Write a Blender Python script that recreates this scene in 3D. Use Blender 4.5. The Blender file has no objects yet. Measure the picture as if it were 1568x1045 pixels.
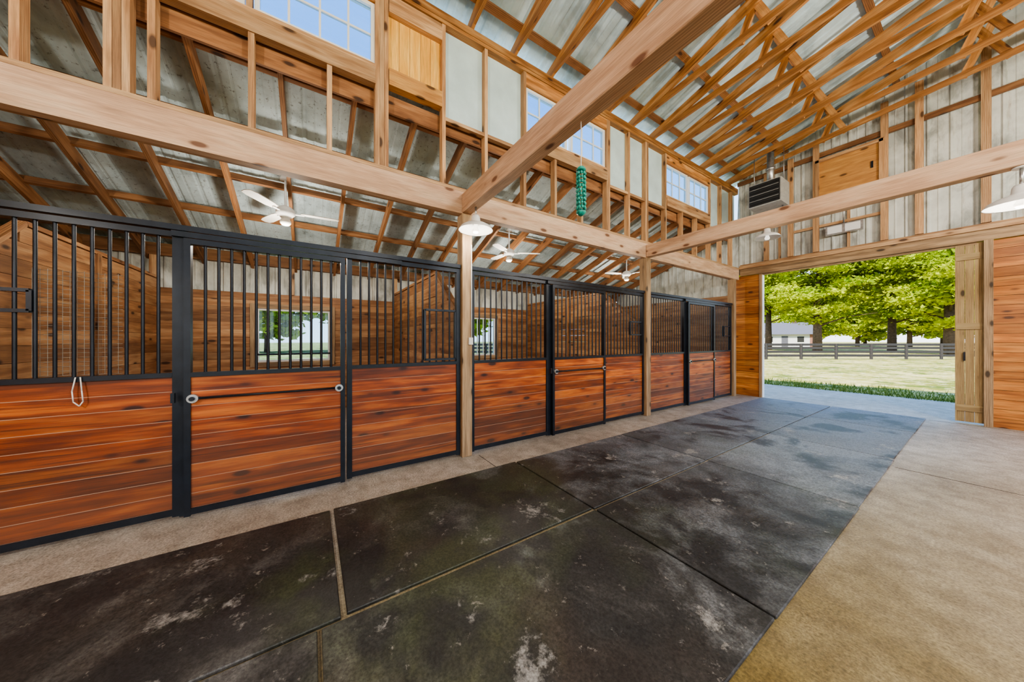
import bpy, math, random
import numpy as np
from mathutils import Vector, Matrix
random.seed(7); np.random.seed(7)
D=bpy.data; C=bpy.context
SX=-3.3; YF=8.75; H=1.34

# ---------------------------------------------------------------- materials
def newmat(name):
    m=D.materials.new(name); m.use_nodes=True
    nt=m.node_tree; b=nt.nodes['Principled BSDF']
    return m,nt,b
def N(nt,t,**k):
    n=nt.nodes.new(t)
    for a,v in k.items(): setattr(n,a,v)
    return n
def ramp(nt,fac,stops):
    r=nt.nodes.new('ShaderNodeValToRGB')
    el=r.color_ramp.elements
    while len(el)<len(stops): el.new(.5)
    for e,(p,c) in zip(el,stops):
        e.position=p; e.color=(*c,1) if len(c)==3 else c
    nt.links.new(fac,r.inputs[0]); return r.outputs[0]
def mix(nt,a,b,fac,mode='MIX'):
    m=nt.nodes.new('ShaderNodeMix'); m.data_type='RGBA'; m.blend_type=mode
    for s,v in ((6,a),(7,b),(0,fac)):
        if hasattr(v,'links'): nt.links.new(v,m.inputs[s])
        else: m.inputs[s].default_value=(*v,1) if isinstance(v,tuple) else v
    return m.outputs[2]
def noise(nt,vec,scale,detail=4,rough=.55,dist=0):
    n=nt.nodes.new('ShaderNodeTexNoise'); n.inputs['Scale'].default_value=scale
    n.inputs['Detail'].default_value=detail; n.inputs['Roughness'].default_value=rough
    n.inputs['Distortion'].default_value=dist
    if vec is not None: nt.links.new(vec,n.inputs['Vector'])
    return n.outputs['Fac']
def scaled(nt,vec,s):
    m=nt.nodes.new('ShaderNodeMapping'); m.inputs['Scale'].default_value=s
    nt.links.new(vec,m.inputs['Vector']); return m.outputs[0]
def wood(name,dark,mid,light,rough=.6,knots=.35,var=.35,streak=0.0,knotcol=None,bump=.15,grime=0,fine=1.0):
    m,nt,b=newmat(name)
    at=nt.nodes.new('ShaderNodeAttribute'); at.attribute_name='wc'
    v=at.outputs['Vector']
    wn=nt.nodes.new('ShaderNodeTexNoise'); wn.inputs['Scale'].default_value=1.0; wn.inputs['Detail'].default_value=2
    nt.links.new(scaled(nt,v,(1.6,7*fine,7*fine)),wn.inputs['Vector'])
    wv=nt.nodes.new('ShaderNodeTexWave'); wv.wave_type='BANDS'; wv.bands_direction='Y'
    wv.inputs['Scale'].default_value=9; wv.inputs['Distortion'].default_value=5.5; wv.inputs['Detail'].default_value=2; wv.inputs['Detail Scale'].default_value=.6
    nt.links.new(scaled(nt,v,(.35,2.2*fine,2.2*fine)),wv.inputs['Vector'])
    g=noise(nt,scaled(nt,v,(.9,14*fine,14*fine)),1.6,5,.6,.25)
    gg=mix(nt,g,wv.outputs['Fac'],.28)
    gg=mix(nt,gg,wn.outputs['Fac'],.25)
    f=noise(nt,scaled(nt,v,(3.0,110,110)),2.0,3,.6)
    c=ramp(nt,gg,[(.30,dark),(.5,mid),(.66,light)])
    c=mix(nt,c,ramp(nt,f,[(.35,(.74,.74,.74)),(.6,(1.05,1.05,1.05))]),1.0,'MULTIPLY')
    if streak>0:
        s=noise(nt,scaled(nt,v,(.8,24*fine,24*fine)),1.1,3,.5,.3)
        c=mix(nt,c,tuple(x*.26 for x in mid),ramp(nt,s,[(.57,(0,0,0)),(.66,(streak,)*3)]))
    if knots>0:
        vo=nt.nodes.new('ShaderNodeTexVoronoi'); vo.inputs['Scale'].default_value=1.0
        nt.links.new(scaled(nt,v,(2.6,6.5,6.5)),vo.inputs['Vector'])
        k=ramp(nt,vo.outputs['Distance'],[(.10,(1,1,1)),(.17,(0,0,0))])
        kc=knotcol or tuple(x*.30 for x in dark)
        k2=ramp(nt,vo.outputs['Distance'],[(.15,(.45,)*3),(.32,(0,0,0))])
        c=mix(nt,c,dark,k2)
        c=mix(nt,c,kc,k)
    if grime>0:
        geo=nt.nodes.new('ShaderNodeNewGeometry'); sp=nt.nodes.new('ShaderNodeSeparateXYZ'); nt.links.new(geo.outputs['Position'],sp.inputs[0])
        gn=noise(nt,geo.outputs['Position'],3,5,.7)
        ad=N(nt,'ShaderNodeMath',operation='MULTIPLY_ADD'); nt.links.new(gn,ad.inputs[0]); ad.inputs[1].default_value=-.7; nt.links.new(sp.outputs['Z'],ad.inputs[2])
        c=mix(nt,c,(.13,.075,.045),ramp(nt,ad.outputs[0],[(0.0,(grime,)*3),(.35,(0,0,0))]))
    r=nt.nodes.new('ShaderNodeAttribute'); r.attribute_name='rnd'
    rc=ramp(nt,r.outputs['Fac'],[(0,(1-var,)*3),(1,(1+var*.55,1+var*.5,1+var*.45))])
    c=mix(nt,c,rc,1.0,'MULTIPLY')
    nt.links.new(c,b.inputs['Base Color'])
    b.inputs['Roughness'].default_value=rough
    bp=nt.nodes.new('ShaderNodeBump'); bp.inputs['Strength'].default_value=bump; bp.inputs['Distance'].default_value=.004
    nt.links.new(f,bp.inputs['Height']); nt.links.new(bp.outputs[0],b.inputs['Normal'])
    return m
def plain(name,col,rough=.5,metal=0,nz=0.0,nscale=20):
    m,nt,b=newmat(name)
    if nz>0:
        tc=nt.nodes.new('ShaderNodeTexCoord')
        n=noise(nt,tc.outputs['Object'],nscale,5)
        c=ramp(nt,n,[(.3,tuple(x*(1-nz) for x in col)),(.7,tuple(min(1,x*(1+nz)) for x in col))])
        nt.links.new(c,b.inputs['Base Color'])
    else: b.inputs['Base Color'].default_value=(*col,1)
    b.inputs['Roughness'].default_value=rough; b.inputs['Metallic'].default_value=metal
    return m
M={}
M['stall']=wood('stained_pine_boards',(.14,.024,.004),(.38,.076,.009),(.57,.16,.025),.44,1,.36,.8,grime=.45,fine=1.35)
M['wallwood']=wood('orange_pine_wall',(.32,.10,.02),(.52,.185,.038),(.66,.28,.07),.5,1,.25,.5)
M['innerwood']=wood('inner_stall_wood',(.23,.10,.042),(.41,.20,.085),(.54,.31,.15),.6,1,.25)
M['frame']=wood('framing_lumber',(.32,.155,.07),(.54,.31,.15),(.68,.44,.24),.6,1,.28,.3)
M['beam']=wood('beam_lumber',(.52,.31,.19),(.66,.42,.27),(.75,.53,.36),.6,1,.10,0,(.18,.08,.04))
M['truss']=wood('truss_lumber',(.30,.115,.032),(.55,.25,.08),(.70,.38,.15),.6,1,.35,.3)
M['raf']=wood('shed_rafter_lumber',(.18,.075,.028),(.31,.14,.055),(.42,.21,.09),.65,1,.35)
M['post']=wood('post_lumber',(.22,.135,.07),(.38,.245,.13),(.50,.34,.19),.6,1,.1,.4)
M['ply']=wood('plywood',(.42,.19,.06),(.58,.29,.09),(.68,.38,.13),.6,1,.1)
M['yply']=wood('plywood_sunlit_colour',(.74,.35,.06),(.90,.49,.10),(.96,.59,.16),.6,0,.1)  # sunlit glow put into the colour of these boards
M['jamb']=wood('weathered_door_wood',(.28,.18,.08),(.42,.29,.13),(.52,.38,.18),.6,1,.15)
M['black']=plain('black_painted_steel',(.014,.018,.026),.38,.3,.3,8)
M['steel']=plain('galvanised_steel',(.5,.5,.5),.35,.9,.2)
M['wire']=plain('wire_mesh',(.30,.27,.22),.5,.5)
M['white']=plain('white_enamel',(.82,.82,.80),.3)
M['offwhite']=plain('aged_white_plastic',(.75,.73,.68),.45)
M['casing']=plain('grey_heater_casing',(.42,.42,.40),.5,.1,.15)
M['panel']=plain('pale_insulation_panel',(.56,.70,.72),.6,0,.12,3)
M['groove']=plain('board_groove',(.50,.32,.21),.8)
M['darkgap']=plain('dark_gap',(.05,.03,.02),.9)
M['blackplastic']=plain('black_louver',(.02,.02,.02),.5)
M['fencewood']=plain('dark_fence_paint',(.035,.03,.028),.7,0,.3)
M['bark']=plain('tree_bark',(.09,.06,.045),.9,0,.4,6)
M['roofing']=plain('grey_shingles',(.10,.10,.12),.85,0,.2)
M['house']=plain('white_clapboard',(.62,.62,.60),.7)
M['brick']=plain('brick_red',(.26,.12,.08),.8)
M['teal']=plain('teal_beads',(.02,.26,.20),.3,0,.6,60)
M['rope']=plain('white_rope',(.75,.72,.66),.8)

def metal_sheet(name,col,dirt,amt,scale=3,speck=False,met=.1,rust=0):
    m,nt,b=newmat(name)
    tc=nt.nodes.new('ShaderNodeTexCoord'); v=tc.outputs['Object']
    n=noise(nt,scaled(nt,v,(1,1,.4)),scale,6,.6,.6)
    c=ramp(nt,n,[(.35,dirt),(.5,col),(.7,tuple(min(1,x*1.1) for x in col))])
    c=mix(nt,col,c,amt)
    if speck:
        n2=noise(nt,v,24,5,.78)
        c=mix(nt,c,(.17,.185,.185),ramp(nt,n2,[(.58,(0,0,0)),(.64,(.8,.8,.8))]))
    n3=noise(nt,v,1.4,5,.65)
    c=mix(nt,c,ramp(nt,n3,[(.38,(.74,.74,.74)),(.58,(1,1,1))]),1.0,'MULTIPLY')
    if rust>0:
        n4=noise(nt,scaled(nt,v,(4,4,.5)),2.2,6,.7)
        c=mix(nt,c,(.24,.15,.08),ramp(nt,n4,[(.56,(0,0,0)),(.70,(rust,)*3)]))
    nt.links.new(c,b.inputs['Base Color'])
    b.inputs['Roughness'].default_value=.62; b.inputs['Metallic'].default_value=met
    return m
M['siding']=metal_sheet('siding_metal_bare',(.64,.66,.61),(.34,.35,.32),.9,5,rust=.5)
M['roofmetal']=metal_sheet('roof_metal_underside',(.64,.80,.86),(.42,.54,.59),.9,2,rust=.12)
M['shedmetal']=metal_sheet('shed_roof_lining',(.60,.73,.76),(.39,.48,.50),.7,2.5,True,met=.0)

def mk_concrete():
    m,nt,b=newmat('light_tinted_concrete')
    tc=nt.nodes.new('ShaderNodeTexCoord'); v=tc.outputs['Object']
    n=noise(nt,v,1.1,7,.65,.5); f=noise(nt,v,75,5,.75); g=noise(nt,v,7,6,.72)
    c=ramp(nt,n,[(.3,(.42,.37,.31)),(.5,(.53,.48,.41)),(.7,(.63,.59,.53))])
    c=mix(nt,c,ramp(nt,f,[(.36,(.50,.49,.47)),(.62,(1.12,1.12,1.12))]),1.0,'MULTIPLY')
    c=mix(nt,c,ramp(nt,g,[(.38,(.74,.71,.68)),(.6,(1.06,1.06,1.06))]),1.0,'MULTIPLY')
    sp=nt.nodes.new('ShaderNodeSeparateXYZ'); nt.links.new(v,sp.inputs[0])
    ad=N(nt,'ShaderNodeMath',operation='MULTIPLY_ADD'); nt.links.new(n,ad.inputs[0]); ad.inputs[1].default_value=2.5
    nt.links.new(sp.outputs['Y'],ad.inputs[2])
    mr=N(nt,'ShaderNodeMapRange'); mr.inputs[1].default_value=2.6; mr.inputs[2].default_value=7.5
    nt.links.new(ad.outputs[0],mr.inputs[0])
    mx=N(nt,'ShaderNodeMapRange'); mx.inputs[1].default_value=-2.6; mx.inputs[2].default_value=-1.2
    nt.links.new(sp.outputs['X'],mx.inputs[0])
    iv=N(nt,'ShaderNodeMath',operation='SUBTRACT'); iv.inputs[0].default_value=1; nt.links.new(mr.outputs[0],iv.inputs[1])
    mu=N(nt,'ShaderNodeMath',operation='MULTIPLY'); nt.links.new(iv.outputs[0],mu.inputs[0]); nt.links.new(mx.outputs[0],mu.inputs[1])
    c=mix(nt,c,mix(nt,c,(.50,.40,.15),1.0,'MULTIPLY'),mu.outputs[0])  # yellow light cast painted into the concrete colour, near and right
    nt.links.new(c,b.inputs['Base Color']); b.inputs['Roughness'].default_value=.5
    bp=nt.nodes.new('ShaderNodeBump'); bp.inputs['Strength'].default_value=.35; bp.inputs['Distance'].default_value=.004
    nt.links.new(f,bp.inputs['Height']); nt.links.new(bp.outputs[0],b.inputs['Normal'])
    return m
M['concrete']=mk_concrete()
def mk_rubber():
    m,nt,b=newmat('dusty_light_tinted_mat')
    geo=nt.nodes.new('ShaderNodeNewGeometry'); v=geo.outputs['Position']
    n=noise(nt,v,1.5,9,.68,.4); s=noise(nt,v,.55,4,.6,.3); f=noise(nt,v,70,4,.75); st=noise(nt,v,.9,3,.5)
    c=ramp(nt,n,[(.36,(.017,.017,.018)),(.50,(.034,.033,.032)),(.57,(.068,.066,.063)),(.68,(.16,.155,.15))])
    c=mix(nt,c,(.085,.055,.034),ramp(nt,st,[(.50,(0,0,0)),(.62,(.35,.35,.35))]))
    c=mix(nt,c,(.060,.080,.030),ramp(nt,s,[(.49,(0,0,0)),(.60,(.5,.5,.5))]))  # greenish light cast painted into the mat colour in patches
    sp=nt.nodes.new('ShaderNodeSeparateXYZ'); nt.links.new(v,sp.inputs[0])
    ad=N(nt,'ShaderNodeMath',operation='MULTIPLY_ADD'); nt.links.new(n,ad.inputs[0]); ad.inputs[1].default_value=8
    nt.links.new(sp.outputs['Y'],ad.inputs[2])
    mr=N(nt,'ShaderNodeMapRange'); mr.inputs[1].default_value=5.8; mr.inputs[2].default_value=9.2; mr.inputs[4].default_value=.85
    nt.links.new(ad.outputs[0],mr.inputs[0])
    c=mix(nt,c,(.22,.25,.285),mr.outputs[0])  # bluish door reflection painted into the colour, stronger towards the door
    ds=noise(nt,v,1.25,6,.62,.3)
    c=mix(nt,c,(.020,.020,.022),ramp(nt,ds,[(.52,(0,0,0)),(.60,(.85,.85,.85))]))
    k=noise(nt,v,2.3,9,.74,.1)
    c=mix(nt,c,(.36,.35,.33),ramp(nt,k,[(.59,(0,0,0)),(.65,(.75,.75,.75))]))
    k2=noise(nt,v,14,6,.75,.3)
    c=mix(nt,c,(.32,.30,.27),ramp(nt,k2,[(.62,(0,0,0)),(.67,(.55,.55,.55))]))
    c=mix(nt,c,ramp(nt,f,[(.36,(.55,.55,.55)),(.64,(1.4,1.4,1.4))]),1.0,'MULTIPLY')
    # per-mat tone
    r=nt.nodes.new('ShaderNodeObjectInfo')
    c=mix(nt,c,ramp(nt,r.outputs['Random'],[(0,(.78,.78,.78)),(1,(1.2,1.2,1.2))]),1.0,'MULTIPLY')
    nt.links.new(c,b.inputs['Base Color'])
    nt.links.new(ramp(nt,ds,[(.4,(.62,)*3),(.62,(.44,)*3)]),b.inputs['Roughness'])
    bp=nt.nodes.new('ShaderNodeBump'); bp.inputs['Strength'].default_value=.5; bp.inputs['Distance'].default_value=.003
    nt.links.new(f,bp.inputs['Height']); nt.links.new(bp.outputs[0],b.inputs['Normal'])
    return m
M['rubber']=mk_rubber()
def mk_lawn():
    m,nt,b=newmat('patchy_lawn')
    tc=nt.nodes.new('ShaderNodeTexCoord'); v=tc.outputs['Object']
    n=noise(nt,v,.35,7,.75,.4); f=noise(nt,v,3.2,6,.85); h=noise(nt,v,.9,6,.8)
    c=ramp(nt,n,[(.36,(.16,.17,.03)),(.5,(.34,.30,.08)),(.62,(.50,.41,.16))])
    c=mix(nt,c,(.68,.60,.38),ramp(nt,f,[(.52,(0,0,0)),(.60,(.75,.75,.75))]))
    c=mix(nt,c,(.09,.13,.02),ramp(nt,h,[(.52,(0,0,0)),(.58,(.85,.85,.85))]))
    nt.links.new(c,b.inputs['Base Color']); b.inputs['Roughness'].default_value=1
    b.inputs['Specular IOR Level'].default_value=.05
    return m
M['lawn']=mk_lawn()
def mk_leaf(name,a,bb):
    m=D.materials.new(name); m.use_nodes=True; nt=m.node_tree; nt.nodes.clear()
    at=nt.nodes.new('ShaderNodeAttribute'); at.attribute_name='rnd'
    c=ramp(nt,at.outputs['Fac'],[(0,a),(1,bb)])
    d=nt.nodes.new('ShaderNodeBsdfDiffuse'); t=nt.nodes.new('ShaderNodeBsdfTranslucent')
    nt.links.new(c,d.inputs[0]); nt.links.new(c,t.inputs[0])
    mx=nt.nodes.new('ShaderNodeMixShader'); mx.inputs[0].default_value=.42
    o=nt.nodes.new('ShaderNodeOutputMaterial')
    nt.links.new(d.outputs[0],mx.inputs[1]); nt.links.new(t.outputs[0],mx.inputs[2]); nt.links.new(mx.outputs[0],o.inputs[0])
    return m
M['leaf']=mk_leaf('spring_leaves',(.13,.24,.012),(.68,.72,.06))
M['grass']=mk_leaf('grass_blades',(.05,.11,.02),(.24,.28,.06))
def mk_glass():
    m=D.materials.new('window_glass'); m.use_nodes=True; nt=m.node_tree; nt.nodes.clear()
    t=nt.nodes.new('ShaderNodeBsdfTransparent'); t.inputs[0].default_value=(.66,.79,.88,1)
    g=nt.nodes.new('ShaderNodeBsdfGlossy'); g.inputs['Roughness'].default_value=.05
    mx=nt.nodes.new('ShaderNodeMixShader'); mx.inputs[0].default_value=.05
    o=nt.nodes.new('ShaderNodeOutputMaterial')
    nt.links.new(t.outputs[0],mx.inputs[1]); nt.links.new(g.outputs[0],mx.inputs[2]); nt.links.new(mx.outputs[0],o.inputs[0])
    return m
M['glass']=mk_glass()
def mk_emit(name,col,s):
    m,nt,b=newmat(name); b.inputs['Base Color'].default_value=(*col,1)
    b.inputs['Emission Color'].default_value=(*col,1); b.inputs['Emission Strength'].default_value=s; return m
M['bulb']=mk_emit('glowing_bulb',(1,.95,.88),.5)

# ---------------------------------------------------------------- mesh builder
class B:
    def __init__(s): s.v=[];s.f=[];s.mi=[];s.sm=[];s.wc=[];s.rn=[];s.mats=[]
    def m(s,k):
        if k not in s.mats: s.mats.append(k)
        return s.mats.index(k)
    def beam(s,p0,p1,w,h,mat,up=(0,0,1)):
        p0=Vector(p0);p1=Vector(p1);a=(p1-p0);L=a.length;a.normalize()
        up=Vector(up)
        if abs(a.dot(up))>.98: up=Vector((0,1,0))
        side=a.cross(up).normalized(); u=side.cross(a).normalized()
        o=len(s.v); off=(random.uniform(0,40),random.uniform(0,40),random.uniform(0,40)); r=random.random()
        for t in (0,L):
            for sw,sh in ((-1,-1),(1,-1),(1,1),(-1,1)):
                s.v.append(tuple(p0+a*t+side*sw*w/2+u*sh*h/2))
                s.wc.append((off[0]+t,off[1]+sw*w/2,off[2]+sh*h/2))
        for q in ((0,3,2,1),(4,5,6,7),(0,1,5,4),(1,2,6,5),(2,3,7,6),(3,0,4,7)):
            s.f.append(tuple(o+i for i in q)); s.mi.append(s.m(mat)); s.sm.append(False); s.rn.append(r)
    def box(s,x0,x1,y0,y1,z0,z1,mat):
        dx,dy,dz=x1-x0,y1-y0,z1-z0;cx,cy,cz=(x0+x1)/2,(y0+y1)/2,(z0+z1)/2
        if dz>=dx and dz>=dy: s.beam((cx,cy,z0),(cx,cy,z1),dx,dy,mat,(0,1,0))
        elif dx>=dy: s.beam((x0,cy,cz),(x1,cy,cz),dy,dz,mat)
        else: s.beam((cx,y0,cz),(cx,y1,cz),dx,dz,mat)
    def cyl(s,p0,p1,r,mat,n=8,r1=None,caps=True):
        if r1 is None: r1=r
        p0=Vector(p0);p1=Vector(p1);a=(p1-p0).normalized()
        up=Vector((0,0,1)) if abs(a.z)<.9 else Vector((1,0,0))
        e=a.cross(up).normalized();g=e.cross(a); o=len(s.v); rr=random.random()
        for p,q in ((p0,r),(p1,r1)):
            for i in range(n):
                t=2*math.pi*i/n; x=p+e*math.cos(t)*q+g*math.sin(t)*q
                s.v.append(tuple(x)); s.wc.append((x.z,x.x,x.y))
        for i in range(n):
            j=(i+1)%n; s.f.append((o+i,o+j,o+n+j,o+n+i)); s.mi.append(s.m(mat)); s.sm.append(True); s.rn.append(rr)
        if caps:
            s.f.append(tuple(o+i for i in range(n))[::-1]); s.f.append(tuple(o+n+i for i in range(n)))
            for _ in range(2): s.mi.append(s.m(mat)); s.sm.append(False); s.rn.append(rr)
    def lathe(s,prof,c,mat,n=28):
        o=len(s.v);k=len(prof)
        for r,z in prof:
            for i in range(n):
                t=2*math.pi*i/n; x=(c[0]+r*math.cos(t),c[1]+r*math.sin(t),c[2]+z); s.v.append(x); s.wc.append(x)
        for a in range(k-1):
            for i in range(n):
                j=(i+1)%n; s.f.append((o+a*n+i,o+a*n+j,o+(a+1)*n+j,o+(a+1)*n+i)); s.mi.append(s.m(mat)); s.sm.append(True); s.rn.append(.5)
    def poly(s,pts,mat,smooth=False):
        o=len(s.v)
        for p in pts: s.v.append(tuple(p)); s.wc.append(tuple(p))
        s.f.append(tuple(range(o,o+len(pts)))); s.mi.append(s.m(mat)); s.sm.append(smooth); s.rn.append(random.random())
    def obj(s,name,parent=None,loc=(0,0,0)):
        me=D.meshes.new(name); me.from_pydata(s.v,[],s.f); me.update()
        for k in s.mats: me.materials.append(M[k])
        me.polygons.foreach_set('material_index',s.mi); me.polygons.foreach_set('use_smooth',s.sm)
        a=me.attributes.new('wc','FLOAT_VECTOR','POINT'); a.data.foreach_set('vector',np.array(s.wc,dtype=np.float32).ravel())
        a=me.attributes.new('rnd','FLOAT','FACE'); a.data.foreach_set('value',np.array(s.rn,dtype=np.float32))
        o=D.objects.new(name,me); o.location=loc; C.scene.collection.objects.link(o)
        if parent: o.parent=parent
        return o
def corr(b,org,across,L,along,top,nrm,mat,period=.228,rib=.022):
    org=Vector(org);across=Vector(across);along=Vector(along);nrm=Vector(nrm)
    ts=[];k=0
    while k*period<L:
        base=k*period
        for dt,dn in ((0,0),(.018,1),(.04,1),(.058,0),(.118,0),(.125,.25),(.14,.25),(.147,0),):
            if base+dt<L: ts.append((base+dt,dn*rib))
        k+=1
    ts.append((L,0))
    for (t0,n0),(t1,n1) in zip(ts,ts[1:]):
        l0,l1=top(t0),top(t1)
        if l0<=0 and l1<=0: continue
        p=org+across*t0+nrm*n0; q=org+across*t1+nrm*n1
        b.poly([p,q,q+along*l1,p+along*l0],mat)
def empty(name,loc=(0,0,0)):
    e=D.objects.new(name,None); e.location=loc; C.scene.collection.objects.link(e); return e

# ---------------------------------------------------------------- roof functions
RX=1.5; EX=6.3; PZ=5.0; TM=.30; BM=.10; SM=.345; LX=-6.9
def roofz(x):
    if x<SX-.02: return 4.05+(x-SX)*SM+.2
    return PZ+.24+TM*((x-SX) if x<RX else (2*RX-SX-x))

# ---------------------------------------------------------------- floor
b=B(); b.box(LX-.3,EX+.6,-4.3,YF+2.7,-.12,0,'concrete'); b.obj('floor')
b=B()
for y in (-2.6,1.3,5.12,8.6):
    b.box(-.52,EX,y-.004,y+.004,-.002,.0015,'darkgap')
b.box(SX+.10,SX+.52,1.62,1.626,-.002,.0015,'darkgap')
b.obj('trim_floor_joint')
seams=[-3.4,-1.64,.13,1.85,3.62,5.39,7.16,8.62]
for (x0,x1,js) in ((-2.77,-1.677,0),(-1.658,-.55,1)):
    ss=seams
    if js: ss=[-3.4,-1.6,.03,1.85,3.62,5.39,7.16,8.62]
    for q,(y0,y1) in enumerate(zip(ss,ss[1:])):
        g=.008; w=.009*random.uniform(-1,1); gl=.014 if (js==0 and q==2) else g
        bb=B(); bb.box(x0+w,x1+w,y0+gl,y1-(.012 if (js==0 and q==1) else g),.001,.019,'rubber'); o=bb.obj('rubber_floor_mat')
        md=o.modifiers.new('bev','BEVEL'); md.width=.004; md.segments=1
# ---------------------------------------------------------------- stall fronts
def board_panel(b,y0,y1,z0,z1,x,mat,n,th=.03):
    hgt=(z1-z0)/n
    for i in range(n):
        b.box(x-th/2,x+th/2,y0,y1,z0+i*hgt+.002,z0+(i+1)*hgt-.002,mat)
    b.box(x-th/2+.004,x+th/2-.0018,y0,y1,z0,z1,'groove')
def section(b,y0,y1,x,door=False,feed=None):
    f=.042 if not door else .036
    zt=2.14 if not door else 2.09; zb=.045
    b.box(x-.028,x+.028,y0,y0+f,zb-.02,zt,'black'); b.box(x-.028,x+.028,y1-f,y1,zb-.02,zt,'black')
    b.box(x-.027,x+.027,y0+f,y1-f,zb-.01,zb+.035,'black')
    b.box(x-.03,x+.03,y0+f,y1-f,1.060,1.092,'black')
    b.box(x-.027,x+.027,y0+f,y1-f,zt-.04,zt,'black')
    board_panel(b,y0+f,y1-f,zb+.035,1.06,x,'stall',9)
    n=max(2,round((y1-y0-2*f)/.078))
    for i in range(1,n):
        y=y0+f+(y1-y0-2*f)*i/n
        b.cyl((x,y,1.09),(x,y,zt-.03),.010,'black',8,caps=False)
    if feed:
        a0,a1,c0,c1=feed
        for z in (c0,c1): b.box(x-.015,x+.022,a0,a1,z-.011,z+.011,'black')
        for y in (a0,a1): b.box(x-.015,x+.022,y-.011,y+.011,c0,c1,'black')
def latch(b,y0,y1,z,x):
    b.cyl((x,y0+.08,z),(x,y1-.06,z),.009,'black')
    for y in (y0+.06,y1-.06):
        b.cyl((x-.03,y,z),(x+.012,y,z),.032,'steel',16); b.cyl((x+.012,y,z),(x+.03,y,z),.016,'black',12)
    b.box(x-.01,x+.02,y0-.05,y0-.03,z-.02,z+.05,'black')
bays=[(-1.90,-.80,.27,1.42),(1.56,2.75,3.84,4.89),(5.03,6.27,7.38,8.30)]
for i,(a,c,d,e) in enumerate(bays):
    b=B(); x=SX
    section(b,a,c-.02,x,feed=((-1.80,-1.49,1.52,1.65) if i==0 else None))
    section(b,c+.01,d-.01,x+.05,True)
    section(b,d+.01,e,x,feed=(e-.36,e-.05,1.42,1.64) if i else (e-.40,e-.05,1.12,1.66))
    b.box(x-.03,x+.03,c-.025,c+.01,.02,2.17,'black')
    b.box(x-.035,x+.045,a,e,2.15,2.19,'black')
    b.box(x+.03,x+.06,c-.06,d+.5,2.10,2.14,'black')
    latch(b,c,d,.90,x+.09)
    if i==0:
        for k in range(14): b.cyl((x-.03,-1.50+k*.03,1.1),(x-.03,-1.50+k*.03,1.80),.0014,'wire',4,caps=False)
        for k in range(24): b.cyl((x-.03,-1.50,1.1+k*.03),(x-.03,-1.12,1.1+k*.03),.0014,'wire',4,caps=False)
    b.obj('horse_stall_front')
b=B(); section(b,-4.1,-3.1,SX); section(b,-3.1,-2.05,SX); b.box(SX-.035,SX+.045,-4.1,-2.05,2.145,2.19,'black'); b.obj('horse_stall_front')
for y in (-1.97,1.49,4.96):
    b=B()
    for k in range(16):
        z0=.05+k*.138
        xf=SX-.10-max(0,(k-11))*.20
        b.box(LX+.06,xf,y-.02,y+.02,z0,z0+.135,'innerwood')
    b.box(-5.3,-5.22,y-.04,y+.04,0,2.27,'innerwood')
    b.box(LX+.06,-4.25,y-.035,y+.035,2.262,2.30,'innerwood')
    b.beam((-4.25,y,2.28),(SX-.10,y,1.62),.07,.035,'innerwood')
    for z in (1.5,1.95): b.box(-4.9,-4.2,y-.034,y-.02,z,z+.05,'innerwood')
    b.obj('stall_partition')
for y in (-1.97,1.49,4.96):
    b=B(); b.box(SX-.07,SX+.075,y-.062,y+.062,0,2.769,'post')
    o=b.obj('timber_post'); md=o.modifiers.new('bev','BEVEL'); md.width=.006
b=B(); b.box(SX-.07,SX+.06,8.34,8.46,0,2.769,'post'); b.obj('timber_post')
b=B()
for y0,y1 in ((-4.1,1.49),(1.492,4.96),(4.962,YF-.12)):
    b.box(SX-.02,SX+.055,y0,y1,2.77,3.02,'beam')
b.box(SX-.10,SX-.02,-4.1,YF-.05,2.79,3.01,'frame')
b.box(SX-.10,SX+.058,-4.1,YF-.05,3.02,3.055,'frame')
b.obj('stall_line_girder_beam')
for y in (-2.05,1.49,4.96):
    b=B(); b.box(SX+.06,EX-.1,y-.06,y+.06,2.78,2.99,'beam'); o=b.obj('tie_beam')
    md=o.modifiers.new('bev','BEVEL'); md.width=.006

# ---------------------------------------------------------------- clerestory wall
b=B(); xs0,xs1=SX-.09,SX+.0
def stud(y,w=.04,z0=3.055,z1=4.86): b.box(xs0,xs1,y-w/2,y+w/2,z0,z1,'frame')
for y in (-3.6,-3.0,-2.4,-1.554,-.975,-.417,.139): stud(y,.04,3.055,3.87)
stud(-2.0,.12)
for k in range(3): stud(-1.18+k*.042,.04)
for y in (-.43,): stud(y,.04,4.075,4.70)
for k in range(3): stud(.55+k*.042)
for y in (1.24,1.775,2.35): stud(y)
for y in (2.88,3.4): stud(y,.04,3.055,3.87)
for y in (3.97,4.012,4.52,5.0,5.042,5.62): stud(y)
for y in (6.2,6.75): stud(y,.04,3.055,3.87)
for y in (7.33,7.85,8.4): stud(y)
b.box(xs0-.01,xs1+.01,-4.1,YF-.05,4.86,4.90,'truss'); b.box(xs0-.01,xs1+.012,-4.1,YF-.05,4.905,4.99,'truss')
WS=((-4.1,-1.22),(-1.05,.53),(2.37,3.95),(5.64,7.31))
for y0,y1 in WS:
    b.box(xs0+.02,xs1+.015,y0,y1,3.87,4.03,'frame'); b.box(xs0,xs1,y0,y1,4.035,4.075,'frame')
    b.box(xs0,xs1,y0,y1,4.70,4.855,'truss')
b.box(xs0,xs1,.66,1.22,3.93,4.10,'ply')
b.box(xs0,xs1,.66,1.22,4.67,4.85,'frame')
for y0,y1 in ((1.26,1.755),(1.795,2.33),(4.032,4.50),(4.54,4.98),(5.062,5.60),(7.35,7.83),(7.87,8.38)): b.box(xs0+.02,xs1-.01,y0,y1,3.80,3.84,'frame')
b.box(xs0-.05,xs0-.022,-4.1,YF-.05,3.72,3.90,'raf')
b.obj('clerestory_wall_framing')
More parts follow.
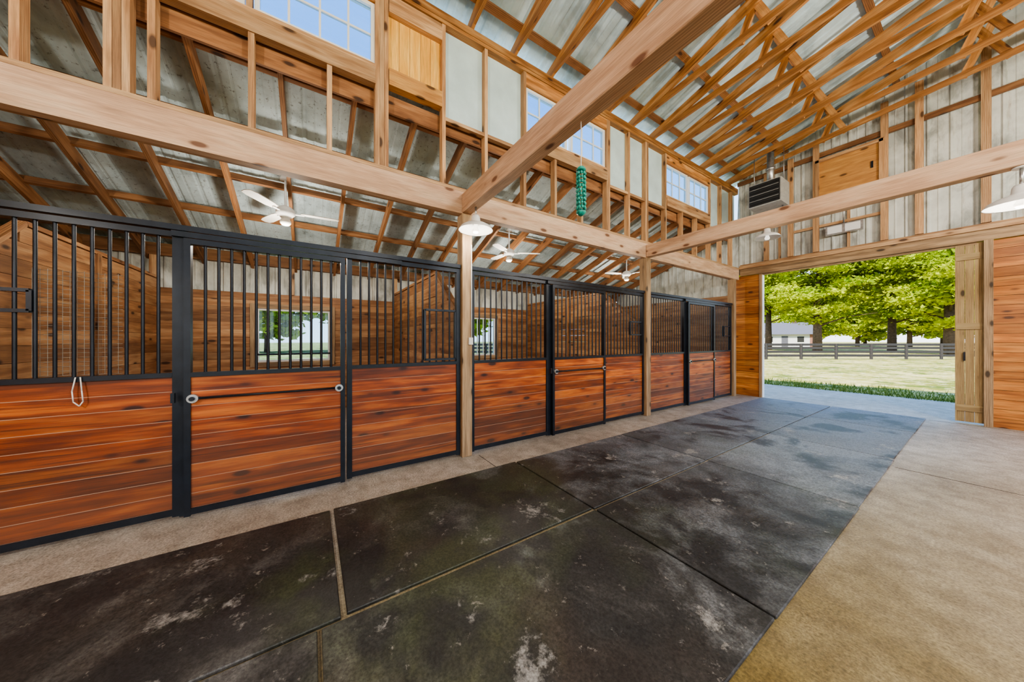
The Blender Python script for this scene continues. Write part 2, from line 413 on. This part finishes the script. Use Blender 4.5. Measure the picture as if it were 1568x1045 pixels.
b=B()
for y0,y1 in ((1.26,1.755),(1.795,2.33),(4.032,4.5),(4.54,4.98),(5.062,5.6),(7.35,7.83),(7.87,8.38),(8.42,8.7)):
    b.box(SX-.088,SX-.075,y0,y1,3.84,4.86,'panel')
b.box(SX-.125,SX-.112,-4.1,YF,4.69,5.10,'panel')
b.box(SX-.125,SX-.112,-4.1,YF,3.98,4.12,'panel')
b.obj('wall_clerestory')
b=B()
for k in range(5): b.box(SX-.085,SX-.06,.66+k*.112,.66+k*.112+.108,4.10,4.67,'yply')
b.obj('trim_yellow_board_infill')
def window(name,y0,y1,z0,z1,x,nd,nh=1,mat='white'):
    b=B(); f=.035
    b.box(x-.03,x+.03,y0,y1,z0,z0+f,mat); b.box(x-.03,x+.03,y0,y1,z1-f,z1,mat)
    b.box(x-.03,x+.03,y0,y0+f,z0+f,z1-f,mat); b.box(x-.03,x+.03,y1-f,y1,z0+f,z1-f,mat)
    for k in range(1,nd):
        y=y0+(y1-y0)*k/nd; b.box(x-.012,x+.012,y-.009,y+.009,z0+f,z1-f,mat)
    for k in range(1,nh):
        z=z0+(z1-z0)*k/nh; b.box(x-.011,x+.011,y0+f,y1-f,z-.009,z+.009,mat)
    b.box(x-.003,x+.003,y0+f,y1-f,z0+f,z1-f,'glass')
    b.obj(name)
xw=SX-.06
window('window_1',-1.05,-.46,4.08,4.69,xw,3,2); window('window_2',-.40,.53,4.08,4.69,xw,4,2)
window('window_3',2.38,3.12,4.08,4.69,xw,3,2); window('window_4',3.2,3.94,4.08,4.69,xw,3,2)
window('window_5',5.65,6.45,4.08,4.69,xw,3,2); window('window_6',6.5,7.3,4.08,4.69,xw,3,2)
window('window_7',-3.6,-1.3,4.08,4.69,xw,6,2)

# ---------------------------------------------------------------- shed roof (over stalls)
b=B()
a=Vector((LX-.35-SX,0,(LX-.35-SX)*SM)); Ls=a.length; a.normalize(); nrm=Vector((-a.z,0,a.x))
if nrm.z<0: nrm=-nrm
corr(b,(SX-.1,-4.2,4.04),(0,1,0),YF+4.3,a,lambda t:Ls-.05,nrm,'shedmetal',rib=.008)
b.obj('ceiling_shed')
b=B()
y=-3.9
while y<8.7:
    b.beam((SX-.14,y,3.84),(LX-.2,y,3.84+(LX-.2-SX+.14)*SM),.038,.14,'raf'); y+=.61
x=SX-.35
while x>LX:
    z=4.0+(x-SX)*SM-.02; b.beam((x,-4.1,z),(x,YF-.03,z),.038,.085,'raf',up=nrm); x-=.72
b.obj('shed_roof_framing')

# ---------------------------------------------------------------- main roof
b=B()
for sgn in (1,-1):
    x0=SX-.35 if sgn==1 else 2*RX-SX+.35
    z0=PZ+.20-.35*TM
    d=Vector((sgn*1,0,TM)).normalized(); n=Vector((-sgn*TM,0,1)).normalized()
    L=(RX-SX+.35)/abs(d.x)
    corr(b,(x0,-4.2,z0+.03),(0,1,0),YF+4.4,d,lambda t:L,n,'roofmetal',rib=.014)
b.obj('ceiling')
b=B()
run=RX-SX
for sgn in (1,-1):
    fx=lambda x: x if sgn==1 else 2*RX-x
    b.beam((fx(SX-.3),0,PZ+.07-.3*TM),(fx(RX),0,PZ+.07+run*TM),.038,.14,'truss')
    b.beam((fx(SX-.08),0.0,PZ+.045),(fx(RX),0.0,PZ+.045+run*BM),.038,.09,'truss')
    for xw_,dx in ((-1.75,.16),(-1.42,-.16),(-.2,.3),(.2,-.3),(1.45,0)):
        zb=PZ+.05+(xw_-SX)*BM; zt=PZ+.04+(xw_+dx-SX)*TM
        b.beam((fx(xw_),.04,zb-.03),(fx(xw_+dx),.04,zt+.03),.038,.085,'truss',up=(1,0,0))
tm=None
y=-3.9
while y<8.6:
    if tm is None: tr=b.obj('roof_truss'); tm=tr.data; tr.location.y=y
    else:
        o=D.objects.new('roof_truss',tm); o.location=(0,y,0); C.scene.collection.objects.link(o)
    y+=.61
b=B()
for sgn in (1,-1):
    x=.15
    while x<run:
        X=SX+x if sgn==1 else 2*RX-SX-x; z=PZ+.165+x*TM
        b.beam((X,-4.1,z),(X,YF-.03,z),.085,.038,'raf',up=(-sgn*TM,0,1)); x+=.76
b.obj('roof_purlins')

# ---------------------------------------------------------------- far gable wall
DX0,DX1,DZ=-2.82,-.10,2.85
b=B()
corr(b,(LX,YF+.02,2.2),(1,0,0),SX-LX,(0,0,1),lambda t:roofz(LX+t)-2.2-.02,(0,-1,0),'siding')
corr(b,(SX,YF+.02,2.9),(1,0,0),EX-SX,(0,0,1),lambda t:roofz(SX+t)-2.9+.02,(0,-1,0),'siding')
nb=20; hb=2.86/nb
for k in range(nb):
    z0=k*hb
    b.box(SX-.1,DX0-.06,YF-.03,YF,z0+.0025,z0+hb-.0025,'wallwood')
    b.box(.02,EX,YF-.03,YF,z0+.0025,z0+hb-.0025,'wallwood')
    if z0<2.3: b.box(LX,SX-.1,YF-.03,YF,z0+.0015,z0+hb-.0015,'innerwood')
b.box(SX-.1,DX0-.06,YF-.024,YF+.03,0,2.86,'darkgap'); b.box(.02,EX,YF-.024,YF+.03,0,2.86,'darkgap'); b.box(LX,SX-.1,YF-.02,YF+.03,0,2.3,'darkgap')
b.obj('wall_far')
b=B()
b.box(SX+.06,EX,YF-.09,YF-.03,2.86,3.08,'post')
b.box(SX+.06,EX,YF-.13,YF-.09,3.02,3.09,'frame')
b.box(SX+.06,EX,YF-.07,YF-.0,3.09,3.13,'frame')
for z in (4.15,5.05): b.box(SX,EX,YF-.065,YF-.025,z,z+.09,'raf')
for x in (-2.72,-2.3,-1.9,-1.0,-.62,.0,.6,1.5,2.5,3.5): b.box(x-.045,x+.045,YF-.11,YF-.066,3.13,roofz(x)-.32,'frame')
for x in (-2.5,-1.45): b.box(x-.02,x+.02,YF-.05,YF-.026,3.13,4.15,'frame')
b.box(-2.25,-1.0,YF-.07,YF-.03,3.62,3.67,'frame')
b.obj('trim_gable_framing')
b=B()
b.box(DX0-.05,DX0,YF-.05,YF+.05,0,2.86,'post'); b.box(DX0,DX0+.015,YF-.04,YF+.05,0,2.83,'white'); b.box(DX0,DX1+.02,YF-.02,YF+.05,2.83,2.87,'post')
b.obj('trim_door_frame')
b=B()
for k in range(3): b.box(-.27+k*.085,-.27+k*.085+.082,YF-.015,YF+.03,0.03,2.86,'jamb')
for z in (.2,1.5,2.6): b.box(-.27,-.02,YF-.035,YF-.015,z,z+.1,'jamb')
b.box(-.275,-.26,YF-.03,YF+.05,0.03,2.86,'jamb')
b.box(-.2,-.18,YF-.05,YF-.035,1.0,1.14,'black')
b.obj('door_1')
b=B(); b.box(-.02,.06,YF-.10,YF-.03,0,2.86,'post'); b.obj('trim_door_post')
b=B()
b.box(-1.86,-1.06,YF-.10,YF-.07,4.22,4.92,'ply')
for x in (-1.90,-1.06): b.box(x,x+.05,YF-.14,YF-.07,4.16,4.97,'frame')
b.box(-1.9,-1.0,YF-.14,YF-.07,4.92,4.98,'frame'); b.box(-1.9,-1.0,YF-.14,YF-.07,4.16,4.21,'frame')
b.box(-1.16,-1.13,YF-.12,YF-.10,4.5,4.62,'black')
b.obj('plywood_loft_hatch')
b=B()
b.box(-1.75,-1.25,YF-.16,YF-.1,3.40,3.58,'steel'); b.box(-1.72,-1.52,YF-.165,YF-.16,3.42,3.56,'white'); b.box(-1.48,-1.28,YF-.165,YF-.16,3.42,3.56,'white')
b.cyl((-1.5,YF-.13,3.58),(-1.5,YF-.13,4.12),.012,'steel')
b.obj('electrical_panel_box')
# ---------------------------------------------------------------- left outer wall
wins=[(-.80,.30),(2.80,3.95),(6.2,7.3)]
b=B()
corr(b,(LX-.02,-4.2,2.12),(0,1,0),YF+4.2,(0,0,1),lambda t:.78,(1,0,0),'siding')
n=17; hb=2.14/n
for k in range(n):
    z0=k*hb; ys=[-4.2]
    if z0+hb>.96 and z0<1.86:
        for w0,w1 in wins: ys+= [w0,w1]
    ys.append(YF)
    for q in range(0,len(ys),2):
        b.box(LX,LX+.03,ys[q],ys[q+1],z0+.0015,z0+hb-.0015,'innerwood')
        b.box(LX-.03,LX+.02,ys[q],ys[q+1],z0,z0+hb,'darkgap')
b.box(LX-.02,LX+.08,-4.2,YF,2.62,2.80,'raf')
for y in (-2,-.3,1.49,3.3,4.96,6.7): b.box(LX+.03,LX+.07,y-.04,y+.04,2.14,2.62,'frame')
b.obj('wall_left')
for i,(w0,w1) in enumerate(wins):
    window('window_%d'%(8+i),w0,w1,.94,1.88,LX,(1,7,2)[i],1,'offwhite')
    b=B()
    if i==0: b.box(LX-.01,LX+.03,w0,w1,1.06,1.09,'black')
    b.box(LX+.03,LX+.06,w0-.08,w0,.86,1.96,'post'); b.box(LX+.03,LX+.06,w1,w1+.08,.86,1.96,'post')
    b.box(LX+.03,LX+.06,w0,w1,1.88,1.96,'post'); b.box(LX+.03,LX+.06,w0,w1,.86,.94,'post'); b.obj('trim_%d'%(i+1))
# ---------------------------------------------------------------- back wall & right side (unseen, left open to let sky light in)
b=B()
for k in range(21):
    z0=k*.138; b.box(LX,EX,-4.23,-4.2,z0,z0+.136,'wallwood')
corr(b,(LX,-4.22,2.85),(1,0,0),EX-LX,(0,0,1),lambda t:roofz(LX+t)-2.85,(0,1,0),'siding')
b.obj('wall_back')
b=B()
b.box(EX-.1,EX,-4.2,YF,2.77,3.0,'beam'); b.box(EX-.1,EX,-4.2,YF,4.88,4.99,'frame')
for y in (-4.1,-2.0,1.49,4.96,8.6): b.box(EX-.1,EX+.05,y-.07,y+.07,0,2.77,'post'); b.box(EX-.08,EX,y-.05,y+.05,3.0,4.88,'frame')
b.obj('wall_right')

# ---------------------------------------------------------------- lamps
def light(name,e,loc,power,col,size):
    l=D.lights.new(name,'POINT'); l.energy=power; l.color=col; l.shadow_soft_size=size
    o=D.objects.new(name,l); o.location=loc; C.scene.collection.objects.link(o); o.parent=e
def lamp(x,y,z,ztop,gw=False,power=40,scale=1.0):
    e=empty('pendant_barn_lamp',(x,y,z)); b=B(); s=scale  # used for the two added unseen lamps too
    prof=[(.0,.13),(.035,.13),(.045,.11),(.05,.06),(.075,.045),(.12,.03),(.16,.005),(.185,-.03),(.188,-.035),(.18,-.03),(.155,-.002),(.11,.02),(.05,.04),(0,.045)]
    b.lathe([(r*s,zz*s) for r,zz in prof],(0,0,0),'white')
    b.lathe([(r*s,zz*s) for r,zz in [(0,.05),(.022,.045),(.024,.0),(.036,-.03),(.036,-.045),(.025,-.06),(0,-.065)]],(0,0,0),'bulb',16)
    if gw:
        pts=[(0,0,.12),(0,0,.22),(-.02,0,.27),(-.07,0,.29),(-.12,0,.29)]
        for p,q in zip(pts,pts[1:]): b.cyl(p,q,.012,'steel')
    else:
        b.cyl((0,0,.12*s),(0,0,ztop-z),.010,'steel'); b.cyl((0,0,ztop-z-.012),(0,0,ztop-z),.045*s,'white',16)
    b.obj('shade_and_stem',e)
    if power: light('bulb_light',e,(0,0,-.12),power,(1,.92,.80),.05)
lamp(-3.03,1.50,2.56,0,True,3)
lamp(-1.55,4.96,2.68,2.778,False,0,.75)
lamp(.16,4.96,2.50,2.778,False,4)
lamp(-1.2,-2.05,2.55,2.778,False,12)  # unseen lamp added to brighten the barn
lamp(1.8,1.49,2.55,2.778,False,12)  # second unseen lamp, added for fill
def fill_lamp(x,y,z,ztop,power):  # bulbs added out of view as fill light
    e=empty('added_fill_bulb',(x,y,z)); b=B()
    b.lathe([(0,-.12),(.06,-.11),(.09,-.06),(.08,0),(.04,.05),(0,.06)],(0,0,0),'bulb',20)
    b.lathe([(.0,.14),(.04,.13),(.05,.05),(.03,.045),(0,.045)],(0,0,0),'white',16)
    b.cyl((0,0,.13),(0,0,ztop-z),.006,'black'); b.obj('fill_bulb_and_cord',e)
    light('bulb_light',e,(0,0,-.26),power,(1,.94,.84),.12)
fill_lamp(1.3,-2.6,3.5,5.4,180); fill_lamp(1.5,1.9,3.7,5.4,150); fill_lamp(1.5,5.8,3.7,5.4,140)
# ---------------------------------------------------------------- fans
def fan(x,y,z,zr,rot):
    e=empty('ceiling_fan',(x,y,z)); b=B()
    b.cyl((0,0,.06),(0,0,zr-z),.014,'white',10)
    b.lathe([(0,0),(.03,0),(.055,-.03),(.06,-.07),(.0,-.07)],(0,0,zr-z),'white',18)
    b.lathe([(0,.08),(.03,.08),(.07,.06),(.10,.03),(.105,-.02),(.08,-.05),(.05,-.07),(.045,-.09)],(0,0,0),'white',24)
    b.lathe([(.045,-.09),(.06,-.11),(.06,-.14),(.04,-.165),(0,-.172)],(0,0,0),'offwhite',20)
    for k in range(3):
        a=rot+k*2*math.pi/3; c,s_=math.cos(a),math.sin(a)
        T=lambda r,t,zz:(c*r-s_*t,s_*r+c*t,zz)
        b.beam(T(.09,0,-.01),T(.2,0,-.01),.03,.008,'white')
        prof=[(.17,.045),(.25,.06),(.5,.065),(.58,.05),(.60,.0)]
        top=[T(r,w,.006+w*.12) for r,w in prof]+[T(r,-w,.006-w*.12) for r,w in prof[::-1][1:]]
        b.poly(top,'offwhite'); b.poly([(p[0],p[1],p[2]-.008) for p in top[::-1]],'offwhite')
        for i in range(len(top)):
            p,q=top[i],top[(i+1)%len(top)]
            b.poly([p,(p[0],p[1],p[2]-.008),(q[0],q[1],q[2]-.008),q],'offwhite')
    b.obj('rod_motor_blades',e)
    light('stall_fill_light',e,(0,0,-.45),24,(1,.92,.80),.10)  # added fill light, brightens the stalls and shed roof
for y,r in ((-.28,1.5),(3.12,1.1),(6.6,.2)): fan(-4.9,y,2.97,3.44,r)
# ---------------------------------------------------------------- heater
e=empty('unit_heater',(-2.40,7.75,4.24)); b=B()
w,h,d=.26,.23,.24
b.box(-w,w,-d+.02,d,-h,h,'casing')
b.box(-w+.015,w-.015,-d,-d+.02,-h+.02,h-.02,'blackplastic')
for k in range(7):
    z=-h+.06+k*.056; b.beam((-w+.03,-d-.015,z),(w-.03,-d-.015,z),.04,.006,'casing' if k%2 else 'blackplastic',up=(0,-.5,1))
b.cyl((0,.1,h),(0,.1,.90),.06,'steel',18); b.cyl((0,.1,.55),(0,.1,.6),.072,'steel',18)
for sx in (-1,1): b.cyl((sx*.24,0,h),(sx*.24,0,.87),.007,'steel')
b.cyl((.2,.1,-h),(.2,.1,-h-.3),.015,'steel')
b.obj('casing_and_flue',e)
# ---------------------------------------------------------------- hanging teal chime
e=empty('hanging_bead_chime',(-1.456,1.49,2.46)); b=B()
b.cyl((0,0,0),(0,0,.318),.003,'rope',6)
b.lathe([(0,.02),(.02,.015),(.032,0),(.032,-.01),(.0,-.012)],(0,0,0),'teal',16)
for k in range(9):
    a=2*math.pi*k/9
    for j in range(9):
        z=-.03-j*.028; rr=.026; cx,cy=rr*math.cos(a+j*.12),rr*math.sin(a+j*.12)
        b.lathe([(0,.013),(.008,.007),(.009,0),(.008,-.007),(0,-.013)],(cx,cy,z),'teal',6)
b.lathe([(0,0),(.032,-.002),(.032,-.012),(.012,-.03),(0,-.032)],(0,0,-.275),'teal',16)
b.obj('beads',e)
b=B(); b.cyl((SX+.087,1.535,1.36),(SX+.087,1.535,2.42),.007,'offwhite')
b.box(SX+.076,SX+.10,1.50,1.55,1.28,1.36,'offwhite')
b.obj('conduit_and_switch_box')
b=B(); pts=[(SX+.04,-1.30,1.09),(SX+.05,-1.31,1.0),(SX+.05,-1.305,.93),(SX+.05,-1.28,.90),(SX+.05,-1.265,.93),(SX+.05,-1.27,1.0),(SX+.04,-1.28,1.09)]
for p,q in zip(pts,pts[1:]): b.cyl(p,q,.0035,'rope',6)
b.obj('hanging_lead_rope')

# ---------------------------------------------------------------- outdoors
b=B(); b.box(-160,120,YF+2.7,240,-.25,-.03,'lawn'); b.box(-160,LX-.3,-120,YF+2.7,-.25,-.05,'lawn'); b.box(EX+.6,120,-120,YF+2.7,-.25,-.05,'lawn'); b.obj('ground')
def grass():
    n=14000; r=np.random.rand
    x=-14+r(n)*22; y=YF+2.62+r(n)**2.2*2.0; a=r(n)*6.28; h=.02+r(n)**2*.10; w=.010
    dx=np.cos(a)*w; dy=np.sin(a)*w; lx=(r(n)-.5)*.1; ly=(r(n)-.5)*.1
    v=np.stack([np.stack([x-dx,y-dy,x*0-.04],1),np.stack([x+dx,y+dy,x*0-.04],1),np.stack([x+lx,y+ly,h],1)],1).reshape(-1,3)
    me=D.meshes.new('grass_verge'); me.from_pydata(v.tolist(),[],np.arange(3*n).reshape(-1,3).tolist()); me.materials.append(M['grass'])
    at=me.attributes.new('rnd','FLOAT','FACE'); at.data.foreach_set('value',r(n).astype(np.float32))
    o=D.objects.new('grass_verge',me); C.scene.collection.objects.link(o)
grass()
def tree(x,y,h,R,n=9000,low=2.0,leaf=.2,name='oak_tree'):
    e=empty(name,(x,y,-.05)); b=B(); rnd=np.random.rand
    b.cyl((0,0,0),(0,0,h*.35),.34*h/13,'bark',12,.25*h/13); b.cyl((0,0,h*.35),(.2,.1,h*.8),.25*h/13,'bark',10,.06)
    for k in range(12):
        a=k*2.4; z0=low+.5+(h*.55)*k/12; L=R*.8*(1-.4*k/12)
        m_=(math.cos(a)*L*.5,math.sin(a)*L*.5,z0+L*.22); b.cyl((0,0,z0),m_,.1,'bark',6,.06)
        b.cyl(m_,(math.cos(a+.2)*L,math.sin(a+.2)*L,z0+L*.3),.06,'bark',6,.02)
    b.obj('trunk_and_limbs',e)
    nc=150; cz=(h+low)/2; hz=(h-low)/2
    u=np.random.randn(nc,3); u/=np.linalg.norm(u,axis=1)[:,None]; rad=rnd(nc)**.4
    cen=u*rad[:,None]*np.array([R*.9,R*.9,hz*.9])+np.array([0,0,cz])
    idx=np.random.randint(0,nc,n); p=np.random.randn(n,3)*np.array([.7,.7,.26])*R/6.5+cen[idx]
    p[:,2]=np.maximum(p[:,2],low*.85+rnd(n)*.8)
    a=np.random.randn(n,3); a[:,2]*=.6; a/=np.linalg.norm(a,axis=1)[:,None]; c=np.random.randn(n,3); c=np.cross(a,c); c/=np.linalg.norm(c,axis=1)[:,None]
    s=leaf*(.5+.9*rnd(n))[:,None]
    v=np.stack([p-a*s,p+c*s*.5,p+a*s,p-c*s*.5],1).reshape(-1,3)
    me=D.meshes.new('leaves'); me.from_pydata(v.tolist(),[],np.arange(4*n).reshape(-1,4).tolist()); me.materials.append(M['leaf'])
    at=me.attributes.new('rnd','FLOAT','FACE'); at.data.foreach_set('value',np.clip(rnd(n)*.4+rnd(nc)[idx]*.6,0,1).astype(np.float32))
    o=D.objects.new('leaves',me); C.scene.collection.objects.link(o); o.parent=e
for x,y,h,R,lo in ((-15.5,50,15,5.8,3.0),(-10.2,47,16,5.4,2.3),(-5.6,53,14,5.5,2.6),(-1.8,49,16,5.5,1.9),(4.0,53,15,5.5,1.8),(-21,58,15,5.5,4.6)):
    tree(x,y,h,R,24000,lo,.18)
for x,y in ((-22,92),(-13.5,88),(-7,84),(0,82),(7,84)): tree(x,y,12.5,5.8,9000,1.2,.33,'background_tree')
for x in range(-62,40,11):
    tree(x+random.uniform(-2,2),118+random.uniform(-6,8),14,7.5,6000,.5,.5,'background_tree')
for y in (-14,-4,6,18): tree(-42,y,10,5.5,4500,1.0,.45,'background_tree')
b=B()
p0=Vector((-20,8.0,-.05)); p1=Vector((7,49.5,-.05)); L=(p1-p0).length; dr=(p1-p0)/L; k=0
while k*2.4<L:
    p=p0+dr*k*2.4; b.beam(p,p+Vector((0,0,1.10)),.14,.14,'fencewood'); k+=1
for z in (.28,.54,.80,1.03): b.beam(p0+Vector((0,0,z)),p1+Vector((0,0,z)),.04,.16,'fencewood')
b.obj('board_fence')
e=empty('white_farmhouse',(-22.0,76,-.05)); e.rotation_euler[2]=math.radians(20); b=B()
b.box(-5,5,-3.5,3.5,0,2.4,'house')
b.poly([(-5.4,-4,2.3),(5.4,-4,2.3),(5.4,0,4.6),(-5.4,0,4.6)],'roofing'); b.poly([(-5.4,4,2.3),(-5.4,0,4.6),(5.4,0,4.6),(5.4,4,2.3)],'roofing')
for sx in (-5,5): b.poly([(sx,-3.5,2.4),(sx,3.5,2.4),(sx,0,4.4)],'house')
for x in (-3.5,-1.5,2.8): b.box(x-.45,x+.45,-3.53,-3.5,.9,1.9,'blackplastic')
b.box(4.0,5.02,-3.56,-3.5,0,2.35,'brick')
b.box(.2,1.1,-3.53,-3.5,0,2.0,'roofing'); b.box(2,2.7,-.3,.4,3.8,5.0,'bark')
b.obj('house_body',e)

# ---------------------------------------------------------------- world, sun, camera
w=D.worlds.new('sky'); C.scene.world=w; w.use_nodes=True; nt=w.node_tree
bg=nt.nodes['Background']; tc=nt.nodes.new('ShaderNodeTexCoord'); sp=nt.nodes.new('ShaderNodeSeparateXYZ')
nt.links.new(tc.outputs['Generated'],sp.inputs[0])
c=ramp(nt,sp.outputs['Z'],[(0,(.90,.95,1.0)),(.22,(.52,.72,1.0)),(.6,(.20,.42,.88))])
nt.links.new(c,bg.inputs[0]); bg.inputs[1].default_value=1.35
s=D.lights.new('sun','SUN'); s.energy=5.5; s.angle=.02; s.color=(1,.93,.80)
so=D.objects.new('sun',s); C.scene.collection.objects.link(so)
dirv=Vector((-.12,.75,-1.0)).normalized(); so.rotation_euler=dirv.to_track_quat('-Z','Y').to_euler()
cam=D.cameras.new('camera'); co=D.objects.new('camera',cam); C.scene.collection.objects.link(co)
co.location=(0,0,H); co.rotation_euler=(math.radians(90),0,math.radians(56.97))
cam.sensor_width=36; cam.lens=10.84; cam.shift_y=-.0016; cam.clip_start=.05; cam.clip_end=600
C.scene.camera=co
vs=C.scene.view_settings
vs.view_transform='AgX'
try: vs.look='AgX - Medium High Contrast'
except Exception: pass
vs.exposure=1.2
